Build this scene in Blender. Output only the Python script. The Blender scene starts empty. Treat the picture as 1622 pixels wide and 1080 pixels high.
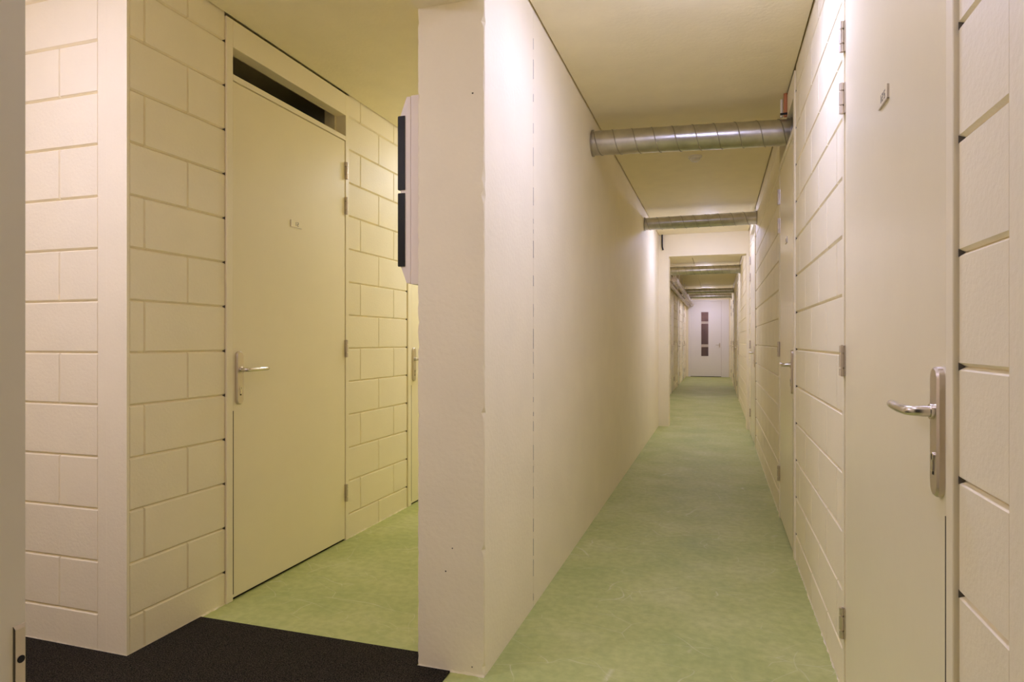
import bpy, math, random
from mathutils import Vector, Matrix
random.seed(7)
S = bpy.context.scene
COL = S.collection
PI = math.pi

# ------------------------------------------------------------------ camera, world, exposure
cam_d = bpy.data.cameras.new('camera'); cam = bpy.data.objects.new('camera', cam_d); COL.objects.link(cam)
cam.location = (0, 0, 1.19); cam.rotation_euler = (PI / 2, 0, math.atan(325.5 / 1020))
cam_d.sensor_width = 36; cam_d.lens = 36 * 1020 / 1622; cam_d.clip_start = 0.02
S.camera = cam
W = bpy.data.worlds.new('world'); S.world = W; W.use_nodes = True
W.node_tree.nodes['Background'].inputs[0].default_value = (0, 0, 0, 1)
W.node_tree.nodes['Background'].inputs[1].default_value = 0
S.view_settings.view_transform = 'Standard'; S.view_settings.look = 'None'
S.view_settings.gamma = 1; S.view_settings.use_curve_mapping = False
S.view_settings.exposure = 2.1
S.cycles.max_bounces = 14; S.cycles.diffuse_bounces = 10; S.cycles.sample_clamp_indirect = 6
COOL, WARM, ROSY, PALE = (1.0, 1.03, 1.85), (1.0, 1.06, 1.33), (1.0, 0.95, 1.5), (1.0, 0.97, 1.5)
# ceiling lamps, some only added as unseen fill: (x, y, strength, colour)
LAMPS = [(-0.06, 2.50, 11.5, COOL), (-0.12, 8.20, 11.5, COOL), (-0.25, 13.4, 11, PALE), (-0.30, 18.95, 11, PALE),
         (-1.60, 5.0, 18, WARM), (-2.20, 0.90, 15, ROSY), (-0.30, 10.85, 9, PALE), (-0.30, 21.35, 9, ROSY), (-0.40, 23.2, 14, COOL),  # lamps behind header, at end door and in lobby are unseen, added fill
         (-0.17, 0.95, 4.5, ROSY)]  # out of view, added to brighten the near corridor

# ------------------------------------------------------------------ dimensions (metres)
XL = -2.12        # block wall of the left passage
XR = 0.405        # right wall of the long corridor
XC = -0.785       # long corridor, left wall
XP = -1.045       # other face of that wall
YP = 2.14         # its free end
XF = -1.0         # left wall of the far corridor
YH = 9.2          # header between the two parts
ZC = 2.67         # ceiling
YE = 22.3         # end wall

# ------------------------------------------------------------------ materials
def mat(name, base, rough=0.6, metal=0.0, bump=0.0, bscale=60, vary=0.0, vscale=3.0, spec=0.4, detail=4, bdist=0.004):
    m = bpy.data.materials.new(name); m.use_nodes = True
    nt = m.node_tree; p = nt.nodes['Principled BSDF']
    p.inputs['Base Color'].default_value = (*base, 1)
    p.inputs['Roughness'].default_value = rough; p.inputs['Metallic'].default_value = metal
    p.inputs['Specular IOR Level'].default_value = spec
    tc = nt.nodes.new('ShaderNodeTexCoord')
    if vary:
        n = nt.nodes.new('ShaderNodeTexNoise'); n.inputs['Scale'].default_value = vscale; n.inputs['Detail'].default_value = detail
        nt.links.new(tc.outputs['Object'], n.inputs['Vector'])
        r = nt.nodes.new('ShaderNodeValToRGB')
        r.color_ramp.elements[0].position = 0.3; r.color_ramp.elements[1].position = 0.7
        r.color_ramp.elements[0].color = (*[c * (1 - vary) for c in base], 1)
        r.color_ramp.elements[1].color = (*[min(1, c * (1 + vary)) for c in base], 1)
        nt.links.new(n.outputs['Fac'], r.inputs['Fac']); nt.links.new(r.outputs['Color'], p.inputs['Base Color'])
    if bump:
        n = nt.nodes.new('ShaderNodeTexNoise'); n.inputs['Scale'].default_value = bscale; n.inputs['Detail'].default_value = 5
        nt.links.new(tc.outputs['Object'], n.inputs['Vector'])
        b = nt.nodes.new('ShaderNodeBump'); b.inputs['Strength'].default_value = bump; b.inputs['Distance'].default_value = bdist
        nt.links.new(n.outputs['Fac'], b.inputs['Height']); nt.links.new(b.outputs['Normal'], p.inputs['Normal'])
    return m

WALL = (0.93, 0.855, 0.625)
M = {}
M['block'] = mat('painted_block', WALL, 0.55, bump=0.25, bscale=90, vary=0.015, vscale=6)
M['plaster'] = mat('painted_concrete', WALL, 0.6, bump=0.35, bscale=55, vary=0.02, vscale=4)
M['ceiling'] = mat('ceiling_paint', (0.92, 0.845, 0.60), 0.75, bump=0.4, bscale=45, vary=0.02, vscale=8)
M['door'] = mat('door_lacquer', (0.92, 0.845, 0.60), 0.25, bump=0.04, bscale=25, vary=0.01, vscale=5, spec=0.5)
M['frame'] = mat('frame_lacquer', (0.93, 0.855, 0.625), 0.38, bump=0.03, bscale=30, spec=0.5)
M['steel'] = mat('brushed_steel', (0.68, 0.61, 0.51), 0.40, 1.0, bump=0.05, bscale=200)
M['bright_steel'] = mat('polished_steel', (0.74, 0.69, 0.60), 0.27, 1.0)
M['zinc'] = mat('galvanised_sheet', (0.60, 0.58, 0.53), 0.30, 1.0, bump=0.08, bscale=30, vary=0.12, vscale=14)
M['seam'] = mat('galvanised_seam', (0.42, 0.40, 0.36), 0.38, 1.0)
M['dark'] = mat('dark_gap', (0.02, 0.018, 0.014), 0.9)
M['brown'] = mat('brown_seal_and_hole', (0.085, 0.07, 0.045), 0.85)
M['black_gloss'] = mat('smoked_plastic', (0.006, 0.007, 0.006), 0.16, spec=0.25, bump=0.05, bscale=40)
M['cabinet'] = mat('cabinet_white', (0.86, 0.78, 0.66), 0.45, bump=0.02, bscale=50)
M['plastic'] = mat('white_plastic', (0.80, 0.76, 0.66), 0.4)
M['orange'] = mat('orange_brown_plastic', (0.50, 0.20, 0.09), 0.5)
M['rubber'] = mat('black_rubber', (0.01, 0.009, 0.008), 0.6)
M['digit'] = mat('engraved_digits', (0.20, 0.18, 0.15), 0.5)
M['white_door'] = mat('white_lacquer', (0.86, 0.83, 0.80), 0.4)
M['pipe'] = mat('pipe_wrap', (0.50, 0.43, 0.32), 0.35, 0.6, bump=0.3, bscale=20, vary=0.3, vscale=9)
M['brick'] = mat('brown_brickwork', (0.22, 0.11, 0.07), 0.8, bump=0.3, vary=0.2, vscale=8)

# glass of the end door
g = bpy.data.materials.new('door_glass'); g.use_nodes = True
p = g.node_tree.nodes['Principled BSDF']; p.inputs['Base Color'].default_value = (0.85, 0.8, 0.75, 1)
p.inputs['Roughness'].default_value = 0.03; p.inputs['Transmission Weight'].default_value = 1; p.inputs['IOR'].default_value = 1.45
M['glass'] = g
M['etched'] = mat('etched_band', (0.62, 0.52, 0.42), 0.6)

# lamp diffuser
e = bpy.data.materials.new('lamp_diffuser'); e.use_nodes = True
def emit(name, strength, colour):
    m = bpy.data.materials.new(name); m.use_nodes = True
    p = m.node_tree.nodes['Principled BSDF']; p.inputs['Base Color'].default_value = (0.8, 0.8, 0.8, 1)
    p.inputs['Emission Color'].default_value = (*colour, 1); p.inputs['Emission Strength'].default_value = strength
    return m

# green floor: mottled linoleum with fine scratches
def floor_material():
    m = bpy.data.materials.new('green_linoleum'); m.use_nodes = True
    nt = m.node_tree; N = nt.nodes; L = nt.links; p = N['Principled BSDF']
    p.inputs['Specular IOR Level'].default_value = 0.22
    tc = N.new('ShaderNodeTexCoord')
    def noise(scale, detail, vec=None, rough=0.55):
        n = N.new('ShaderNodeTexNoise'); n.inputs['Scale'].default_value = scale; n.inputs['Detail'].default_value = detail
        n.inputs['Roughness'].default_value = rough
        L.new(vec if vec else tc.outputs['Object'], n.inputs['Vector']); return n.outputs['Fac']
    def ramp(fac, stops):
        r = N.new('ShaderNodeValToRGB'); el = r.color_ramp.elements
        while len(el) < len(stops): el.new(0.5)
        for k, (pos, c) in enumerate(stops): el[k].position = pos; el[k].color = (*c, 1)
        L.new(fac, r.inputs['Fac']); return r.outputs['Color']
    def mapped(rot, scale):
        mp = N.new('ShaderNodeMapping'); mp.inputs['Rotation'].default_value = (0, 0, rot); mp.inputs['Scale'].default_value = scale
        L.new(tc.outputs['Object'], mp.inputs['Vector']); return mp.outputs['Vector']
    def mix(kind, fac, a, b):
        x = N.new('ShaderNodeMix'); x.data_type = 'RGBA'; x.blend_type = kind
        if isinstance(fac, float): x.inputs['Factor'].default_value = fac
        else: L.new(fac, x.inputs['Factor'])
        for s, v in ((6, a), (7, b)):
            if isinstance(v, tuple): x.inputs[s].default_value = (*v, 1)
            else: L.new(v, x.inputs[s])
        return x.outputs[2]
    base = ramp(noise(2.2, 6), [(0.30, (0.385, 0.440, 0.145)), (0.52, (0.455, 0.495, 0.175)), (0.72, (0.52, 0.545, 0.225))])
    fine = ramp(noise(26, 5), [(0.35, (0.90, 0.90, 0.88)), (0.65, (1.06, 1.05, 1.06))])
    c = mix('MULTIPLY', 1.0, base, fine)
    for k, (rot, sc, wid, lo) in enumerate(((0.4, 1.7, 0.0040, 0.47), (1.7, 2.6, 0.0048, 0.49), (2.6, 4.1, 0.0056, 0.50))):
        nz = N.new('ShaderNodeTexNoise'); nz.inputs['Scale'].default_value = 1.3 + k; nz.inputs['Detail'].default_value = 1
        v = mapped(rot, (1.0, 1.9, 1.0)); L.new(v, nz.inputs['Vector'])
        ad = N.new('ShaderNodeVectorMath'); ad.operation = 'MULTIPLY_ADD'; ad.inputs[1].default_value = (0.28, 0.28, 0.0)
        L.new(nz.outputs['Color'], ad.inputs[0]); L.new(v, ad.inputs[2])
        vo = N.new('ShaderNodeTexVoronoi'); vo.feature = 'DISTANCE_TO_EDGE'; vo.inputs['Scale'].default_value = sc
        L.new(ad.outputs[0], vo.inputs['Vector'])
        f = ramp(vo.outputs['Distance'], [(0.0, (1, 1, 1)), (wid * sc / 2, (0, 0, 0))])
        msk = ramp(noise(1.6 + 0.7 * k, 3, v), [(lo, (0, 0, 0)), (lo + 0.14, (0.42, 0.42, 0.42))])
        c = mix('MIX', mix('MULTIPLY', 1.0, f, msk), c, (0.74, 0.74, 0.52))
    L.new(c, p.inputs['Base Color'])
    r = N.new('ShaderNodeMapRange'); r.inputs['To Min'].default_value = 0.48; r.inputs['To Max'].default_value = 0.66
    L.new(noise(5, 5), r.inputs['Value']); L.new(r.outputs['Result'], p.inputs['Roughness'])
    b = N.new('ShaderNodeBump'); b.inputs['Strength'].default_value = 0.12; b.inputs['Distance'].default_value = 0.002
    L.new(noise(120, 3), b.inputs['Height']); L.new(b.outputs['Normal'], p.inputs['Normal'])
    return m
M['floor'] = floor_material()

def mat_material():
    m = bpy.data.materials.new('black_scraper_mat'); m.use_nodes = True
    nt = m.node_tree; N = nt.nodes; L = nt.links; p = N['Principled BSDF']
    tc = N.new('ShaderNodeTexCoord')
    n = N.new('ShaderNodeTexNoise'); n.inputs['Scale'].default_value = 260; n.inputs['Detail'].default_value = 3
    L.new(tc.outputs['Object'], n.inputs['Vector'])
    r = N.new('ShaderNodeValToRGB'); el = r.color_ramp.elements
    el[0].position = 0.40; el[0].color = (0.006, 0.005, 0.004, 1); el[1].position = 0.78; el[1].color = (0.10, 0.085, 0.055, 1)
    L.new(n.outputs['Fac'], r.inputs['Fac']); L.new(r.outputs['Color'], p.inputs['Base Color'])
    p.inputs['Roughness'].default_value = 0.95; p.inputs['Specular IOR Level'].default_value = 0.1
    b = N.new('ShaderNodeBump'); b.inputs['Strength'].default_value = 0.9; b.inputs['Distance'].default_value = 0.006
    L.new(n.outputs['Fac'], b.inputs['Height']); L.new(b.outputs['Normal'], p.inputs['Normal'])
    return m
M['mat'] = mat_material()

# ------------------------------------------------------------------ mesh helpers
class MB:
    """collects shapes; f maps local (a, d, z) to world"""
    def __init__(self, f=None):
        self.v = []; self.q = []; self.f = f or (lambda a, d, z: (a, d, z))
    def add(self, verts, faces):
        o = len(self.v); self.v += [self.f(*v) for v in verts]; self.q += [tuple(o + i for i in fc) for fc in faces]
    def box(self, a0, a1, d0, d1, z0, z1):
        self.add([(a0, d0, z0), (a1, d0, z0), (a1, d1, z0), (a0, d1, z0), (a0, d0, z1), (a1, d0, z1), (a1, d1, z1), (a0, d1, z1)],
                 [(0, 3, 2, 1), (4, 5, 6, 7), (0, 1, 5, 4), (1, 2, 6, 5), (2, 3, 7, 6), (3, 0, 4, 7)])
    def cbox(self, a0, a1, d0, d1, z0, z1, ca, cz, cd, back=True):
        """box whose d1 face is the outer one, with chamfers ca along a, cz along z, cd deep"""
        v = [(a0, d0, z0), (a1, d0, z0), (a1, d0, z1), (a0, d0, z1),
             (a0, d1 - cd, z0), (a1, d1 - cd, z0), (a1, d1 - cd, z1), (a0, d1 - cd, z1),
             (a0 + ca, d1, z0 + cz), (a1 - ca, d1, z0 + cz), (a1 - ca, d1, z1 - cz), (a0 + ca, d1, z1 - cz)]
        q = [(0, 1, 5, 4), (1, 2, 6, 5), (2, 3, 7, 6), (3, 0, 4, 7), (4, 5, 9, 8), (5, 6, 10, 9), (6, 7, 11, 10), (7, 4, 8, 11), (8, 9, 10, 11)]
        if back: q.append((3, 2, 1, 0))
        self.add(v, q)
    def tube(self, pts, r, n=12, caps=True, squash=1.0, up=(0, 0, 1)):
        pts = [Vector(p) for p in pts]; rs = r if isinstance(r, (list, tuple)) else [r] * len(pts)
        rings = []
        nrm = None
        for i, p in enumerate(pts):
            t = (pts[min(i + 1, len(pts) - 1)] - pts[max(i - 1, 0)]).normalized()
            if nrm is None:
                u = Vector(up)
                if abs(u.dot(t)) > 0.9: u = Vector((1, 0, 0))
                nrm = (u - t * u.dot(t)).normalized()
            else:
                nrm = (nrm - t * nrm.dot(t)).normalized()
            b = t.cross(nrm)
            rings.append([tuple(p + (nrm * math.cos(2 * PI * k / n) * squash + b * math.sin(2 * PI * k / n)) * rs[i]) for k in range(n)])
        v = [x for ring in rings for x in ring]; q = []
        for i in range(len(rings) - 1):
            for k in range(n):
                q.append((i * n + k, i * n + (k + 1) % n, (i + 1) * n + (k + 1) % n, (i + 1) * n + k))
        if caps: q += [tuple(reversed(range(n))), tuple(range((len(rings) - 1) * n, len(rings) * n))]
        self.add(v, q)
    def prism(self, outline, d0, d1, cham=0.0):
        """outline of (a, z) points extruded from d0 to outer d1, with a chamfer at the outer rim"""
        n = len(outline); ca = sum(x for x, _ in outline) / n; cz = sum(y for _, y in outline) / n
        def ins(k):
            x, y = outline[k]; l = math.hypot(x - ca, y - cz)
            x0, y0 = outline[k - 1]; x1, y1 = outline[(k + 1) % n]
            tx, ty = x1 - x0, y1 - y0; m = math.hypot(tx, ty) or 1
            nx, ny = -ty / m, tx / m
            if nx * (ca - x) + ny * (cz - y) < 0: nx, ny = -nx, -ny
            return x + nx * cham, y + ny * cham
        v = [(x, d0, y) for x, y in outline] + [(x, d1 - cham, y) for x, y in outline]; layers = 2
        if cham: v += [(ins(k)[0], d1, ins(k)[1]) for k in range(n)]; layers = 3
        q = [tuple(range(n))]
        for l in range(layers - 1):
            for k in range(n): q.append((l * n + k, (l + 1) * n + k, (l + 1) * n + (k + 1) % n, l * n + (k + 1) % n))
        q.append(tuple(range((layers - 1) * n, layers * n)))
        self.add(v, q)
    def build(self, name, m, parent=None, smooth=None, origin=None):
        me = bpy.data.meshes.new(name)
        o3 = Vector(origin) if origin is not None else Vector((0, 0, 0))
        me.from_pydata([tuple(Vector(x) - o3) for x in self.v], [], self.q); me.update()
        import bmesh
        b = bmesh.new(); b.from_mesh(me); bmesh.ops.recalc_face_normals(b, faces=b.faces); b.to_mesh(me); b.free()
        if smooth:
            for f in me.polygons: f.use_smooth = True
            me.set_sharp_from_angle(angle=math.radians(smooth))
        me.materials.append(M[m] if isinstance(m, str) else m)
        o = bpy.data.objects.new(name, me); COL.objects.link(o); o.location = o3
        if parent is not None:
            o.parent = parent; o.location = o3 - parent_world(parent)
        return o
def parent_world(p):
    w = Vector(p.location)
    while p.parent is not None:
        p = p.parent; w += Vector(p.location)
    return w
def tag(o, label, cat, group=None, kind=None):
    o['label'] = label; o['category'] = cat
    if group: o['group'] = group
    if kind: o['kind'] = kind
    return o
def empty(name, loc, label, cat, group=None, kind=None):
    o = bpy.data.objects.new(name, None); COL.objects.link(o); o.location = loc; o.empty_display_size = 0.1
    return tag(o, label, cat, group, kind)

facing_right = lambda X: (lambda a, d, z: (X + d, a, z))     # wall seen from +X, a runs along Y
facing_left = lambda X: (lambda a, d, z: (X - d, a, z))      # wall seen from -X
facing_near = lambda Y: (lambda a, d, z: (a, Y - d, z))      # wall seen from -Y, a runs along X

# ------------------------------------------------------------------ block walls
ROWS = [0.0] + [0.145 + 0.2 * k for k in range(13)] + [2.70]
def courses(mb, a0, a1, odd, even, size=0.4325, depth=0.1, cz=0.006, ca=0.004, cd=0.0085, gap=0.0010):
    """courses of blocks; odd / even give one vertical joint of the odd / even rows"""
    for i in range(len(ROWS) - 1):
        z0, z1 = ROWS[i], ROWS[i + 1]
        o = odd if i % 2 else even
        cuts = [a0]
        if o is not None:
            k = math.ceil((a0 + 0.02 - o) / size)
            while o + k * size < a1 - 0.02:
                cuts.append(o + k * size); k += 1
        cuts.append(a1)
        for x0, x1 in zip(cuts, cuts[1:]):
            mb.cbox(x0 + (gap if x0 > a0 else 0), x1 - (gap if x1 < a1 else 0), -0.02, 0, z0 + (gap if i else 0), z1 - gap, ca, cz, cd)
    mb.box(a0, a1, -depth, -0.0115, 0, 2.70)
def joint_ends(f, a, sgn, parent):
    """brown wedges giving the shade of open bed joint ends at a door frame"""
    mb = MB(f)
    for z in ROWS[1:-1]: mb.add([(a, -0.010, z), (a, 0.0003, z - 0.0075), (a, 0.0003, z + 0.0075), (a + sgn * 0.010, -0.008, z)], [(0, 1, 2), (0, 3, 1), (0, 2, 3), (1, 3, 2)])
    return mb.build('joint_ends', 'brown', parent)
def foot(mb, a0, a1, step=0.012):
    """ragged paint edge where the wall meets the floor"""
    n = max(2, int((a1 - a0) / step)); v = []; q = []
    for i in range(n + 1):
        a = a0 + (a1 - a0) * i / n
        v += [(a, -0.002, 0.0), (a, random.uniform(0.001, 0.0055), 0.0), (a, 0.0006, random.uniform(0.004, 0.011))]
        if i: b = 3 * (i - 1); q += [(b, b + 3, b + 4, b + 1), (b + 1, b + 4, b + 5, b + 2), (b + 2, b + 5, b + 3, b)]
    mb.add(v, q)
def structure(mb, name, m, label, cat='wall', smooth=None):
    return tag(mb.build(name, m, None, smooth), label, cat, kind='structure')

# left passage, wall with two doors
L1 = (2.38, 3.393); L2 = (4.171, 5.21)                       # door frames along Y
mb = MB(facing_right(XL)); courses(mb, 1.881, 2.378, 2.163, 1.949); mb.box(1.87, 1.881, -0.1, 0, 0, 2.7); foot(mb, 1.87, 2.378)
joint_ends(facing_right(XL), 2.3779, -1, structure(mb, 'wall_left', 'block', 'cream painted block wall between the corner and the left passage door'))
mb = MB(facing_right(XL)); courses(mb, 3.397, 4.168, 3.537, 3.764); foot(mb, 3.397, 4.168)
joint_ends(facing_right(XL), 4.1679, -1, structure(mb, 'wall_left_middle', 'block', 'cream painted block wall behind the distribution cabinet between two doors'))
mb = MB(facing_right(XL)); courses(mb, 5.213, 8.0, 5.4, 5.62)
structure(mb, 'wall_left_rear', 'block', 'cream painted block wall beyond the second left passage door')
mb = MB(); mb.box(XL - 0.1, XP, 8.0, 8.1, 0, 2.7)
structure(mb, 'wall_left_end', 'plaster', 'plain cream wall closing the left passage')
# entrance area
mb = MB(facing_near(1.87)); courses(mb, -3.6, -2.264, -2.464, -2.68); mb.box(-2.264, XL - 0.1002, -0.1, 0, 0, 2.7); foot(mb, -3.0, XL)
structure(mb, 'wall_front', 'block', 'pinkish cream block wall facing the camera with smooth corner strip')
mb = MB(); mb.box(-3.7, -3.6, 0.35, 1.97, 0, 2.7)
structure(mb, 'wall_entrance', 'plaster', 'plain cream side wall of the entrance area')
mb = MB(); mb.box(-3.7, -0.56, -0.05, 0.35, 0, 2.7); mb.box(-0.56, XR, -0.05, 0.35, 2.42, 2.7)
structure(mb, 'wall_back', 'plaster', 'plain cream wall around the entrance doorway')
# concrete wall between the passages: free end and long part
def rough_slab(x0, x1, y0, y1, z0, z1, chips, c=0.004):
    """slab with softly uneven, chipped vertical arrises at its y0 end"""
    n = 150; v = []; q = []
    zs = [z0 + (z1 - z0) * k / n for k in range(n + 1)]
    for z in zs:
        ch = [c * random.uniform(0.5, 1.3), c * random.uniform(0.5, 1.3)]
        for k in (0, 1):
            if random.random() < chips: ch[k] += random.uniform(0.003, 0.009)
        v += [(x0, y1, z), (x0, y0 + ch[0], z), (x0 + ch[0], y0, z), (x1 - ch[1], y0, z), (x1, y0 + ch[1], z), (x1, y1, z)]
    for i in range(n):
        for k in range(6):
            q.append((6 * i + k, 6 * i + (k + 1) % 6, 6 * i + 6 + (k + 1) % 6, 6 * i + 6 + k))
    q += [tuple(range(6)), tuple(range(6 * n, 6 * n + 6))]
    return v, q
mb = MB(); mb.add(*rough_slab(XP, XC, YP, 2.772, 0, 2.70, 0.07))
fb = MB(facing_near(YP)); foot(fb, XP, XC); mb.v, mb.q = mb.v + fb.v, mb.q + [tuple(i + len(mb.v) for i in f) for f in fb.q]
wp = structure(mb, 'wall_pillar', 'plaster', 'blunt end of the concrete wall with chipped edges standing between both passages', 'wall', 30)
for px_, pz_, r_ in ((-0.83, 2.072, 0.004), (-0.934, 0.36, 0.0035), (-0.908, 0.445, 0.003), (-0.832, 0.03, 0.003)):
    mb = MB(); mb.tube([(px_, YP + 0.001, pz_), (px_, YP - 0.0006, pz_ + 0.0005)], [r_, r_ * 0.8], 7); mb.build('nail_hole', 'brown', wp)
mb = MB(); mb.add(*rough_slab(XP, XC, 2.7752, YH, 0, 2.70, 0.20, 0.0004))
wm = structure(mb, 'wall_middle', 'plaster', 'long smooth pale wall along the left of the corridor', 'wall', 30)
mb = MB(facing_right(XC)); z = 0.03
while z < 2.6:
    l = random.uniform(0.015, 0.09); w = random.uniform(0.0012, 0.0026)
    mb.box(2.7736 - w, 2.7736 + w, -0.004, 0.0004, z, z + l); z += l + random.uniform(0.01, 0.10)
mb.build('crack', 'brown', wm)
mb = MB(); mb.cbox(XP, XC - 0.03, -0.4, 0.0, 2.405, 2.70, 0, 0, 0); mb.v = [(x, 0.35 + (y + 0.4) * (YP - 0.35) / 0.4, z) for x, y, z in mb.v]
structure(mb, 'beam', 'plaster', 'concrete beam overhead running from the pillar towards the entrance', 'beam')
# header and jamb of the portal
mb = MB(); mb.box(XP, -0.645, YH, YH + 0.22, 0, 2.70); mb.box(-0.645, XR, YH, YH + 0.22, 2.365, 2.70); mb.box(0.372, XR, YH, YH + 0.22, 0, 2.365)
structure(mb, 'wall_portal', 'plaster', 'pale frame wall with header crossing the corridor halfway', 'wall')
# far corridor, left side doors
FL = [(11.2, 12.2), (14.9, 15.9), (17.35, 18.35), (19.8, 20.8)]
FR = [(13.55, 14.6), (16.9, 17.9), (19.6, 20.6)]
def run_wall(f, segs, name, label, odd0, even0):
    mb = MB(f)
    for a0, a1 in segs: courses(mb, a0, a1, odd0, even0)
    return structure(mb, name, 'block', label)
ends = [YH + 0.22] + [x for p_ in FL for x in p_] + [YE]
run_wall(facing_right(XF), [(a + 0.003, b - 0.003) for a, b in zip(ends[::2], ends[1::2])], 'wall_far_left', 'cream block wall on the left of the far corridor', 10.1, 10.3)
# right wall
RA, RB, RC = (1.325, 2.386), (3.80, 4.727), (7.62, 8.72)
mb = MB(facing_left(XR)); mb.cbox(-0.05, 1.112, -0.1, 0.0015, 0, 2.70, 0.002, 0, 0.002)
structure(mb, 'wall_right_near', 'plaster', 'smooth yellowish wall strip at the right edge of the picture')
mb = MB(facing_left(XR)); courses(mb, 1.112, 1.321, None, None)
joint_ends(facing_left(XR), 1.3209, -1, structure(mb, 'wall_right_narrow', 'block', 'narrow block strip beside the lever handle of the nearest right door'))
mb = MB(facing_left(XR)); courses(mb, 2.389, 3.797, 2.538, 2.757); foot(mb, 2.389, 3.797)
joint_ends(facing_left(XR), 3.7969, -1, structure(mb, 'wall_right', 'block', 'bright pinkish block wall between the first and second right doors'))
mb = MB(facing_left(XR)); courses(mb, 4.73, 7.617, 4.98, 5.20); foot(mb, 4.73, 7.617)
joint_ends(facing_left(XR), 7.6169, -1, structure(mb, 'wall_right_middle', 'block', 'cream block wall between the second and third right doors'))
ends = [8.723, YH]
run_wall(facing_left(XR), [(8.723, YH)], 'wall_right_portal', 'short block wall just before the portal header', None, None)
ends = [YH + 0.22] + [x for p_ in FR for x in p_] + [YE]
run_wall(facing_left(XR), [(a + 0.003, b - 0.003) for a, b in zip(ends[::2], ends[1::2])], 'wall_far_right', 'cream block wall on the right of the far corridor', 9.9, 10.1)
# end wall with opening for the end door; lobby behind it
DX0, DX1, DZ = -0.93, 0.36, 2.56
mb = MB(); mb.box(XF - 0.1, DX0, YE, YE + 0.15, 0, 2.70); mb.box(DX1, XR + 0.1, YE, YE + 0.15, 0, 2.70); mb.box(DX0, DX1, YE, YE + 0.15, DZ, 2.70)
structure(mb, 'wall_end', 'plaster', 'cream wall around the white door at the corridor end')
mb = MB(); mb.box(-1.6, 1.0, YE + 1.6, YE + 1.7, 0, 2.70); mb.box(-1.7, -1.6, YE + 0.15, YE + 1.7, 0, 2.7); mb.box(1.0, 1.1, YE + 0.15, YE + 1.7, 0, 2.7)
structure(mb, 'wall_lobby', 'brick', 'brown wall seen through the glass slot of the end door')

# floor and ceiling
mb = MB(); mb.box(-3.8, 1.2, -0.3, 24.2, -0.05, 0.0)
structure(mb, 'floor', 'floor', 'worn green linoleum floor with fine scratches', 'floor')
mb = MB()
gp = 0.009
mb.box(-3.6 + gp, XP, 0.35, 1.87 - gp, ZC, 2.72)
mb.box(XL + gp, XP - 0.002, 1.87 - gp, 8.0, ZC, 2.72)
mb.box(XC + gp, XR - gp, 0.35, YH - 0.002, ZC, 2.72); mb.box(XP, XC + gp, 0.35, YP - 0.003, ZC, 2.72)
mb.box(XF + gp, -0.428, YH + 0.222, YE, ZC, 2.72); mb.box(-0.420, XR - gp, YH + 0.222, YE, ZC, 2.72)
mb.box(-1.6, 1.0, YE + 0.151, YE + 1.599, ZC, 2.72); mb.box(-3.8, 1.2, -0.3, 24.2, 2.721, 2.80)
structure(mb, 'ceiling', 'ceiling', 'flat cream ceiling with thin dark gaps along the walls', 'ceiling')

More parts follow.
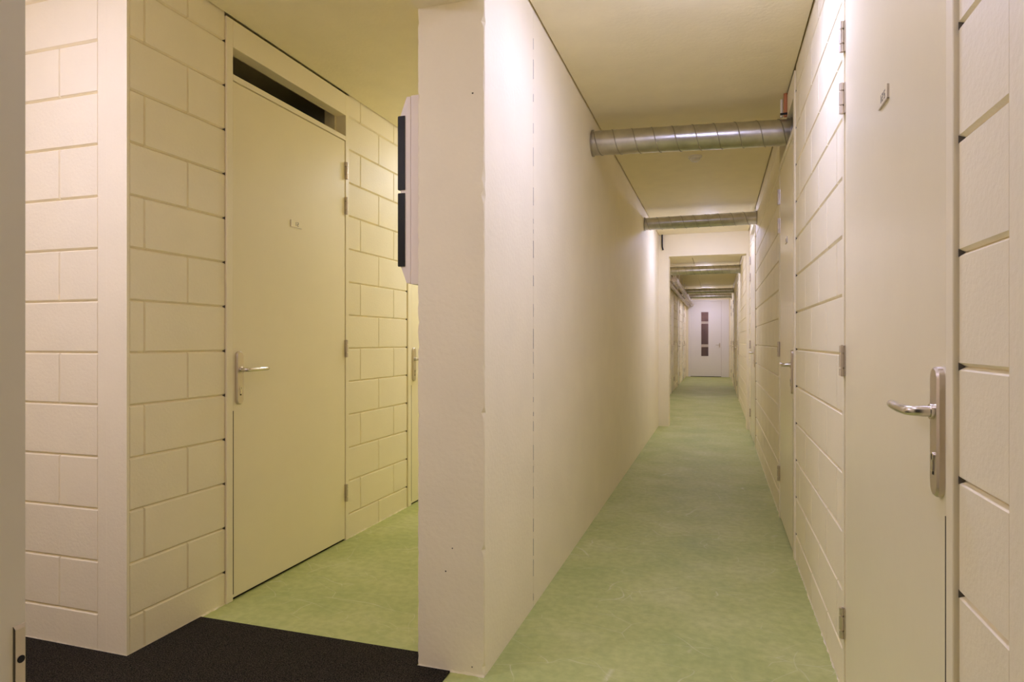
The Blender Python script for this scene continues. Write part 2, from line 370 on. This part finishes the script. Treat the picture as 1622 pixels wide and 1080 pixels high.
# ------------------------------------------------------------------ doors
DIGIT = {'0': 'abcdef', '1': 'bc', '2': 'abged', '3': 'abgcd', '4': 'fgbc', '5': 'afgcd', '6': 'afgedc', '7': 'abc', '8': 'abcdefg', '9': 'abcdfg'}
def stadium(a, z0, z1, w, n=10):
    r = w / 2; pts = []
    for k in range(n + 1): t = PI + PI * k / n; pts.append((a + r * math.cos(t), z0 + r + r * math.sin(t)))
    for k in range(n + 1): t = PI * k / n; pts.append((a + r * math.cos(t), z1 - r + r * math.sin(t)))
    return pts
def make_door(n, f, F, label, top=2.381, open0=2.412, open1=2.535, hinges=(2.204, 1.996, 1.145, 0.285), number=None, num_at=0.46,
              stile=(0.04, 0.035), far=False, mirror=False, zc=2.66):
    """flush storage door in a ceiling high frame with an open slot above the leaf"""
    a0, a1 = F; l0, l1 = a0 + stile[0], a1 - stile[1]
    org = Vector(f((a0 + a1) / 2, 0, 0))
    d = empty(f'door_{n}', org, label, 'door', kind='structure')
    def part(mb, name, m, parent=d, smooth=None, at=None):
        return mb.build(name, m, parent, smooth, at if at is not None else org)
    fr = MB(f)
    pr = 0.008
    def strip(x0, x1, z0, z1): fr.cbox(x0, x1, -0.06, pr, z0, z1, 0.0015, 0.0015, 0.0015)
    strip(a0, l0, 0, zc); strip(l1, a1, 0, zc)
    strip(l0, l1, open1, zc); strip(l0, l1, top + 0.004, open0)
    # stops behind the leaf and the deeper reveal of the slot
    fr.box(l0, l0 + 0.015, -0.06, -0.045, 0, top + 0.01); fr.box(l1 - 0.015, l1, -0.06, -0.045, 0, top + 0.01)
    fr.box(a0, l0 + 0.012, -0.13, -0.0605, open0 - 0.05, zc); fr.box(l1 - 0.012, a1, -0.13, -0.0605, open0 - 0.05, zc)
    fr.box(l0, l1, -0.13, -0.0605, top - 0.03, open0)
    part(fr, 'frame', 'frame')
    g = 0.002
    lf = MB(f); lf.cbox(l0 + g, l1 - g, -0.04, 0.004, 0.012, top, 0.002, 0.002, 0.002)
    leaf = part(lf, 'leaf', 'door')
    th = MB(f); th.box(l0, l1, -0.05, -0.006, 0.0003, 0.006); part(th, 'gap_shade', 'dark')  # dark strip in place of the shade in the gap under the leaf
    h_side, k_side = (l1, l0) if not mirror else (l0, l1)
    sg = 1 if not mirror else -1
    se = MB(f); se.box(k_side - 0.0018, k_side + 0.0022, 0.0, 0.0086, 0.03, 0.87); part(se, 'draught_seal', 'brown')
    for zc_ in hinges:
        hb = MB(f)
        for z0, z1, r in ((-0.05, -0.0265, 0.0082), (-0.0215, 0.0215, 0.0082), (0.0265, 0.05, 0.0082)):
            hb.tube([(h_side, 0.014, zc_ + z0), (h_side, 0.014, zc_ + z1)], r, 16)
        hb.tube([(h_side, 0.014, zc_ - 0.052), (h_side, 0.014, zc_ + 0.052)], 0.0042, 10)
        hb.box(h_side - sg * 0.0095, h_side - sg * 0.001, 0.0042, 0.0085, zc_ - 0.05, zc_ + 0.05)
        hb.box(h_side + sg * 0.001, h_side + sg * 0.006, 0.0081, 0.0098, zc_ - 0.05, zc_ + 0.05)
        part(hb, 'hinge', 'steel', smooth=40)
    ka = k_side + sg * 0.038
    pb = MB(f); pb.prism(stadium(ka, 0.897, 1.142, 0.046), 0.003, 0.0175, 0.004)
    plate = part(pb, 'handle_plate', 'steel', smooth=35)
    lv = MB(f); zl = 1.057
    path = [(ka, 0.012, zl), (ka, 0.035, zl)]
    for k in range(7):
        t = PI / 2 * k / 6; path.append((ka + sg * 0.020 * (1 - math.cos(t)), 0.040 + 0.018 * math.sin(t), zl))
    path += [(ka + sg * 0.06, 0.0595, zl), (ka + sg * 0.108, 0.0585, zl + 0.001), (ka + sg * 0.138, 0.0555, zl + 0.001), (ka + sg * 0.152, 0.0515, zl + 0.001)]
    lv.tube(path, [0.0105] * 2 + [0.0095] * 7 + [0.0095, 0.0092, 0.0088, 0.006], 14)
    lv.tube([(ka, 0.0170, zl), (ka, 0.0235, zl)], 0.0145, 18)
    lever = lv.build('lever', 'bright_steel', plate, 40, org)
    kb = MB(f); kb.tube([(ka, 0.0173, 0.972), (ka, 0.0200, 0.972)], 0.0085, 16); kb.box(ka - 0.004, ka + 0.004, 0.0173, 0.0197, 0.945, 0.968)
    cyl = kb.build('lock_cylinder', 'bright_steel', plate, 40, org)
    kh = MB(f); kh.box(ka - 0.0012, ka + 0.0012, 0.0180, 0.0203, 0.9665, 0.9775); kh.box(ka - 0.005, ka + 0.005, 0.0173, 0.0178, 0.938, 0.945)
    kh.build('keyhole', 'dark', plate, None, org)
    if number:
        na = k_side + sg * num_at; nz = 1.805
        nb = MB(f); nb.cbox(na - 0.045, na + 0.045, 0.0035, 0.0085, nz - 0.017, nz + 0.017, 0.001, 0.001, 0.001)
        npl = part(nb, 'number_plate', 'door')
        # reads left to right for someone facing the door
        dirn = f(1, 0, 0)[1] - f(0, 0, 0)[1]
        rd = 1 if f(0, 1, 0)[0] > f(0, 0, 0)[0] else -1
        db = MB(f); w, h, t = 0.011, 0.020, 0.0028
        for i, ch in enumerate(number):
            cx = na + rd * (i - (len(number) - 1) / 2) * 0.020
            seg = {'a': (-w/2, w/2, h/2 - t, h/2), 'd': (-w/2, w/2, -h/2, -h/2 + t), 'g': (-w/2, w/2, -t/2, t/2),
                   'f': (-w/2, -w/2 + t, 0, h/2), 'b': (w/2 - t, w/2, 0, h/2), 'e': (-w/2, -w/2 + t, -h/2, 0), 'c': (w/2 - t, w/2, -h/2, 0)}
            for s_ in DIGIT[ch]:
                x0, x1, y0, y1 = seg[s_]; x0, x1 = sorted((cx + rd * x0, cx + rd * x1)); db.box(x0, x1, 0.008, 0.0092, nz + y0, nz + y1)
        db.build('digits', 'digit', npl, None, org)
        ed = MB(f); ed.box(k_side + sg * num_at - 0.0468, na - 0.0452, 0.003, 0.0088, nz - 0.019, nz + 0.017); ed.box(na - 0.0468, na + 0.045, 0.003, 0.0088, nz - 0.019, nz - 0.0172)
        ed.build('plate_edge', 'steel', npl, None, org)
    return d
fl, frt = facing_right(XL), facing_left(XR)
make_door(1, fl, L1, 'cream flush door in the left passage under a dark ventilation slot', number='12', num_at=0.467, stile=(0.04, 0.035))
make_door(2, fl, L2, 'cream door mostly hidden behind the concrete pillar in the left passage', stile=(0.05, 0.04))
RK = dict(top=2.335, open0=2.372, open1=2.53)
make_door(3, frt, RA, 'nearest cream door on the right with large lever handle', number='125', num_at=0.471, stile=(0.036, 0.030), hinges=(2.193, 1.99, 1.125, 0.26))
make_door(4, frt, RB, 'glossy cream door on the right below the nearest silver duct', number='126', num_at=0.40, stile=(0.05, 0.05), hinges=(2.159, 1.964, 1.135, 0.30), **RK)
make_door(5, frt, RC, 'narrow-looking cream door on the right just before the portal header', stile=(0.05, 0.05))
ff, fg = facing_right(XF), facing_left(XR)
far_left = ['cream far corridor door hidden behind the left portal jamb', 'cream far corridor door under the start of the wall pipes',
            'cream far corridor door halfway along the wall pipes', 'cream far corridor door on the pipe side next to the end door']
far_right = ['cream door on the right just past the third duct', 'cream door on the right beside the fourth duct', 'cream door on the right next to the white end door']
n = 6
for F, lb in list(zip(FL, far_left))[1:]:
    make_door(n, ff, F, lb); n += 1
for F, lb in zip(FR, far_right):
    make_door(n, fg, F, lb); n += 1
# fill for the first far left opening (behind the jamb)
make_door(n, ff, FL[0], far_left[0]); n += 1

# white end door with glass slot
ed = empty(f'door_{n}', (-0.3, YE, 0), 'white door with tall narrow glass slot closing the corridor end', 'door', kind='structure')
f = facing_near(YE)
org = (-0.3, YE, 0)
mb = MB(f)
mb.cbox(DX0, -0.86, -0.12, 0.012, 0, DZ, 0.003, 0.003, 0.003); mb.cbox(0.12, 0.17, -0.12, 0.012, 0, DZ, 0.003, 0.003, 0.003); mb.cbox(0.33, DX1, -0.12, 0.012, 0, DZ, 0.003, 0.003, 0.003)
mb.cbox(-0.86, 0.12, -0.12, 0.012, 2.51, DZ, 0.003, 0.003, 0.003); mb.cbox(0.17, 0.33, -0.12, 0.012, 2.51, DZ, 0.003, 0.003, 0.003)
mb.build('frame', 'white_door', ed, None, org)
mb = MB(f); mb.cbox(0.17, 0.33, -0.06, 0.0, 0.0, 2.51, 0.002, 0.002, 0.002); mb.build('side_panel', 'white_door', ed, None, org)
gx0, gx1, gz0, gz1 = -0.515, -0.29, 0.69, 2.15
mb = MB(f)
for x0, x1, z0, z1 in ((-0.857, gx0, 0.02, 2.507), (gx1, 0.117, 0.02, 2.507), (gx0, gx1, 0.02, gz0), (gx0, gx1, gz1, 2.507)): mb.box(x0, x1, -0.05, 0, z0, z1)
leaf = mb.build('leaf', 'white_door', ed, None, org)
mb = MB(f)
for x0, x1, z0, z1 in ((gx0 - 0.025, gx0, gz0 - 0.025, gz1 + 0.025), (gx1, gx1 + 0.025, gz0 - 0.025, gz1 + 0.025), (gx0, gx1, gz0 - 0.025, gz0), (gx0, gx1, gz1, gz1 + 0.025)):
    mb.cbox(x0, x1, 0.0, 0.010, z0, z1, 0.003, 0.003, 0.003)
mb.build('glazing_bead', 'white_door', leaf, None, org)
mb = MB(f); mb.box(gx0, gx1, -0.030, -0.024, gz0, gz1); mb.build('glass', 'glass', leaf, None, org)
for z0, z1 in ((1.76, 1.84), (0.99, 1.08)):
    mb = MB(f); mb.box(gx0, gx1, -0.0235, -0.0225, z0, z1); mb.build('etched_band', 'etched', leaf, None, org)
mb = MB(f); mb.box(0.045, 0.085, 0, 0.010, 0.98, 1.12); mb.tube([(0.065, 0.01, 1.06), (0.065, 0.05, 1.06), (-0.05, 0.05, 1.06)], 0.010, 10)
mb.build('handle', 'steel', ed, 40, org)
mb = MB(f); mb.box(-0.857, 0.117, -0.05, -0.005, 0.001, 0.018); mb.build('gap_shade', 'dark', ed, None, org)  # shade below the end door leaf, put in as a dark strip

# door frame the camera looks through, with the lock's strike plate
jb = empty('doorframe', (-0.53, 0.2, 0), 'shaded yellowish entrance door jamb at the left edge of the picture', 'door frame', kind='structure')
mb = MB(); mb.box(-0.5585, -0.5, -0.05, 0.353, 0, 2.419); mb.build('jamb', 'frame', jb, None, (-0.53, 0.2, 0))
mb = MB(facing_right(-0.5)); mb.cbox(0.344, 0.3528, -0.002, 0.0012, 0.80, 0.977, 0.001, 0.003, 0.0008);
sp = mb.build('strike_plate', 'steel', jb, None, (-0.53, 0.2, 0))
mb = MB(facing_right(-0.5)); mb.tube([(0.3490, 0.0005, 0.951), (0.3490, 0.0016, 0.951)], 0.0028, 12); mb.build('screw_hole', 'dark', sp, None, (-0.53, 0.2, 0))

# ------------------------------------------------------------------ entrance mat
mb = MB()
y1 = 2.228
out = [(-3.59, 0.36), (-0.915, 0.36), (-0.915, YP - 0.006), (XP - 0.006, YP - 0.006), (XP - 0.006, y1), (XL + 0.006, y1), (XL + 0.006, 1.87 - 0.006), (-3.59, 1.87 - 0.006)]
k = len(out)
mb.add([(x, y, 0.0004) for x, y in out] + [(x, y, 0.007) for x, y in out], [tuple(range(k)), tuple(range(k, 2 * k))] + [(i, (i + 1) % k, k + (i + 1) % k, k + i) for i in range(k)])
tag(mb.build('entrance_mat', 'mat'), 'black scraper mat covering the entrance floor up to the pillar', 'mat')

# ------------------------------------------------------------------ ventilation ducts
def duct(p0, p1, r, pitch, label, seg=200, clamps=(), flange=True, twist=1):
    p0, p1 = Vector(p0), Vector(p1)
    d = empty('ventilation_duct', p0, label, 'ventilation duct', 'round metal ducts crossing the corridor')
    ax = (p1 - p0).normalized(); L_ = (p1 - p0).length
    u = (Vector((0, 0, 1)) - ax * ax.z).normalized(); v = ax.cross(u)
    mb = MB(); n = max(2, int(L_ / 0.02))
    mb.tube([p0 + ax * L_ * i / n for i in range(n + 1)], r, 40)
    mb.build('pipe', 'zinc', d, 40, p0)
    sb = MB(); turns = L_ / pitch; steps = int(turns * 40); pts = []
    for i in range(steps + 1):
        t = i / steps; a = 2 * PI * turns * t * twist
        pts.append(p0 + ax * L_ * t + (u * math.cos(a) + v * math.sin(a)) * (r + 0.0002))
    sb.tube(pts, 0.0034, 6); sb.build('spiral_seam', 'seam', d, 50, p0)
    if flange:
        for q, s in ((p0, 1), (p1, -1)):
            cb = MB(); cb.tube([q + ax * s * 0.001, q + ax * s * 0.012], r + 0.007, 40); cb.build('collar', 'seam', d, 40, p0)
    return d
duct((XC + 0.001, 4.19, 2.487), (XR + 0.02, 4.215, 2.450), 0.078, 0.125, 'nearest silver spiral duct crossing the corridor into the slot above a door', flange=True)
duct((XC + 0.001, 7.36, 2.505), (XR - 0.001, 7.40, 2.515), 0.069, 0.13, 'second silver spiral duct crossing just before the portal header')
duct((XF + 0.001, 12.7, 2.53), (XR - 0.001, 12.7, 2.53), 0.08, 0.13, 'dark silver duct crossing behind the portal header, third along the corridor')
duct((XF + 0.001, 17.9, 2.52), (XR - 0.001, 17.9, 2.52), 0.07, 0.13, 'fourth silver duct crossing the far corridor')
duct((XF + 0.001, 20.4, 2.55), (XR - 0.001, 20.4, 2.55), 0.07, 0.13, 'silver duct closest to the white end door')

# pipes along the far corridor's left wall
def wall_pipe(x, z, r, y0, y1, label, mname):
    d = empty('wall_pipe', (x, y0, z), label, 'pipe', 'pipes along the far corridor wall')
    mb = MB(); n = 40; mb.tube([(x, y0 + (y1 - y0) * i / n, z + random.uniform(-0.003, 0.003)) for i in range(n + 1)], r, 16); mb.build('tube', mname, d, 40, (x, y0, z))
    y = y0 + 0.4
    while y < y1:
        cb = MB(); cb.tube([(x, y, z), (x, y + 0.03, z)], r + 0.004, 16); cb.tube([(x, y + 0.015, z + r), (x, y + 0.015, ZC - 0.0005)], 0.005, 8)
        cb.build('clamp', 'steel', d, 40, (x, y0, z)); y += 1.2
    return d
wall_pipe(-0.925, 2.36, 0.045, 12.95, YE - 0.002, 'thin lagged pipe hugging the left wall of the far corridor', 'pipe')
wall_pipe(-0.80, 2.40, 0.055, 12.95, YE - 0.002, 'thicker lagged pipe hanging further out from the left far wall', 'pipe')

# ------------------------------------------------------------------ distribution cabinet on the pillar
cy0, cy1, cz0, cz1 = 2.205, 2.74, 1.405, 2.118
cx = XP - 0.001
cab = empty('distribution_cabinet', (cx, (cy0 + cy1) / 2, (cz0 + cz1) / 2), 'white wall cabinet with two black smoked flaps on the side of the pillar', 'cabinet')
org = tuple(cab.location)
f = lambda a, d, z: (cx - d, a, z)
mb = MB(f); mb.cbox(cy0, cy1, 0, 0.062, cz0, cz1, 0.004, 0.004, 0.004); mb.build('back_box', 'cabinet', cab, None, org)
mb = MB(f); mb.cbox(cy0 + 0.002, cy1 - 0.002, 0.0625, 0.104, cz0 + 0.004, cz1 - 0.002, 0.002, 0.066, 0.026); mb.build('cover', 'cabinet', cab, None, org)
for z0, z1 in ((1.473, 1.752), (1.764, 2.045)):
    mb = MB(f); mb.cbox(cy0 - 0.001, cy1 - 0.003, 0.0845, 0.115, z0, z1, 0.002, 0.003, 0.003); fp = mb.build('smoked_flap', 'black_gloss', cab, None, org)
    mb = MB(f); mb.box(cy0 + 0.20, cy0 + 0.28, 0.1152, 0.119, z0 + 0.010, z0 + 0.022); mb.build('flap_grip', 'black_gloss', fp, None, org)

# ------------------------------------------------------------------ small ceiling and wall fittings
def disc_profile(mb, x, y, prof, n=28):
    v = []; q = []
    for r, z in prof: v += [(x + r * math.cos(2 * PI * k / n), y + r * math.sin(2 * PI * k / n), z) for k in range(n)]
    for i in range(len(prof) - 1):
        for k in range(n): q.append((i * n + k, i * n + (k + 1) % n, (i + 1) * n + (k + 1) % n, (i + 1) * n + k))
    q += [tuple(range(n)), tuple(range((len(prof) - 1) * n, len(prof) * n))]
    mb.add(v, q)
x, y = -0.171, 5.36
sd = empty('smoke_detector', (x, y, ZC), 'small round white detector on the ceiling past the nearest duct', 'smoke detector')
mb = MB(); disc_profile(mb, x, y, [(0.054, ZC), (0.054, ZC - 0.012), (0.048, ZC - 0.018)]); mb.build('base', 'plastic', sd, 40, (x, y, ZC))
mb = MB(); disc_profile(mb, x, y, [(0.040, ZC - 0.0181), (0.038, ZC - 0.034), (0.026, ZC - 0.042), (0.004, ZC - 0.043)]); mb.build('sensor_head', 'plastic', sd, 40, (x, y, ZC))

def lamp(x, y, strength, colour, label):
    d = empty('ceiling_lamp', (x, y, ZC), label, 'ceiling lamp', 'round ceiling lamps')
    mb = MB(); disc_profile(mb, x, y, [(0.150, ZC), (0.150, ZC - 0.018), (0.146, ZC - 0.022)], 40); mb.build('base', 'plastic', d, 40, (x, y, ZC))
    mb = MB(); prof = [(0.140 * math.cos(t), ZC - 0.0222 - 0.045 * math.sin(t)) for t in [PI / 2 * k / 8 for k in range(8)]] + [(0.004, ZC - 0.0672)]
    disc_profile(mb, x, y, prof, 40); mb.build('diffuser', emit('lamp_diffuser', strength, colour), d, 60, (x, y, ZC))
lamp_labels = ['round white ceiling lamp over the near corridor before the nearest duct', 'round white ceiling lamp hidden behind the second duct',
               'round white ceiling lamp just past the third duct', 'round white ceiling lamp just past the fourth duct',
               'round white ceiling lamp in the left passage', 'round white ceiling lamp over the entrance mat',
               'unseen fill lamp added just behind the portal header', 'unseen fill lamp added right above the white end door',
               'unseen fill lamp added beyond the white end door', 'unseen fill lamp added above the nearest right door']
for (x, y, s, c), lb in zip(LAMPS, lamp_labels): lamp(x, y, s, c, lb)

# conduit stub over the slot of the second right door
x, y = 0.389, 4.17
cd = empty('conduit_stub', (x, y, ZC), 'short orange brown conduit beside the nearest duct at the right wall', 'conduit')
mb = MB(); mb.tube([(x, y, ZC - 0.0005), (x, y, 2.532)], 0.012, 14); mb.build('conduit', 'orange', cd, 40, (x, y, ZC))
mb = MB(); mb.tube([(x - 0.022, y + 0.01, ZC - 0.03), (x - 0.022, y + 0.01, 2.533)], 0.008, 12); mb.build('sleeve', 'plastic', cd, 40, (x, y, ZC))
mb = MB(); mb.box(x - 0.032, x + 0.014, y - 0.016, y - 0.012, 2.54, 2.552); mb.build('clip', 'rubber', cd, None, (x, y, ZC))
# short black cable at the portal
mb = MB(); mb.tube([(-0.735, YH - 0.02, ZC - 0.0005), (-0.735, YH - 0.02, 2.56), (-0.733, YH - 0.02, 2.50), (-0.722, YH - 0.02, 2.455)], 0.010, 10)
tag(mb.build('cable', 'rubber', None, 40), 'short black cable end hanging from the ceiling at the portal corner', 'cable')
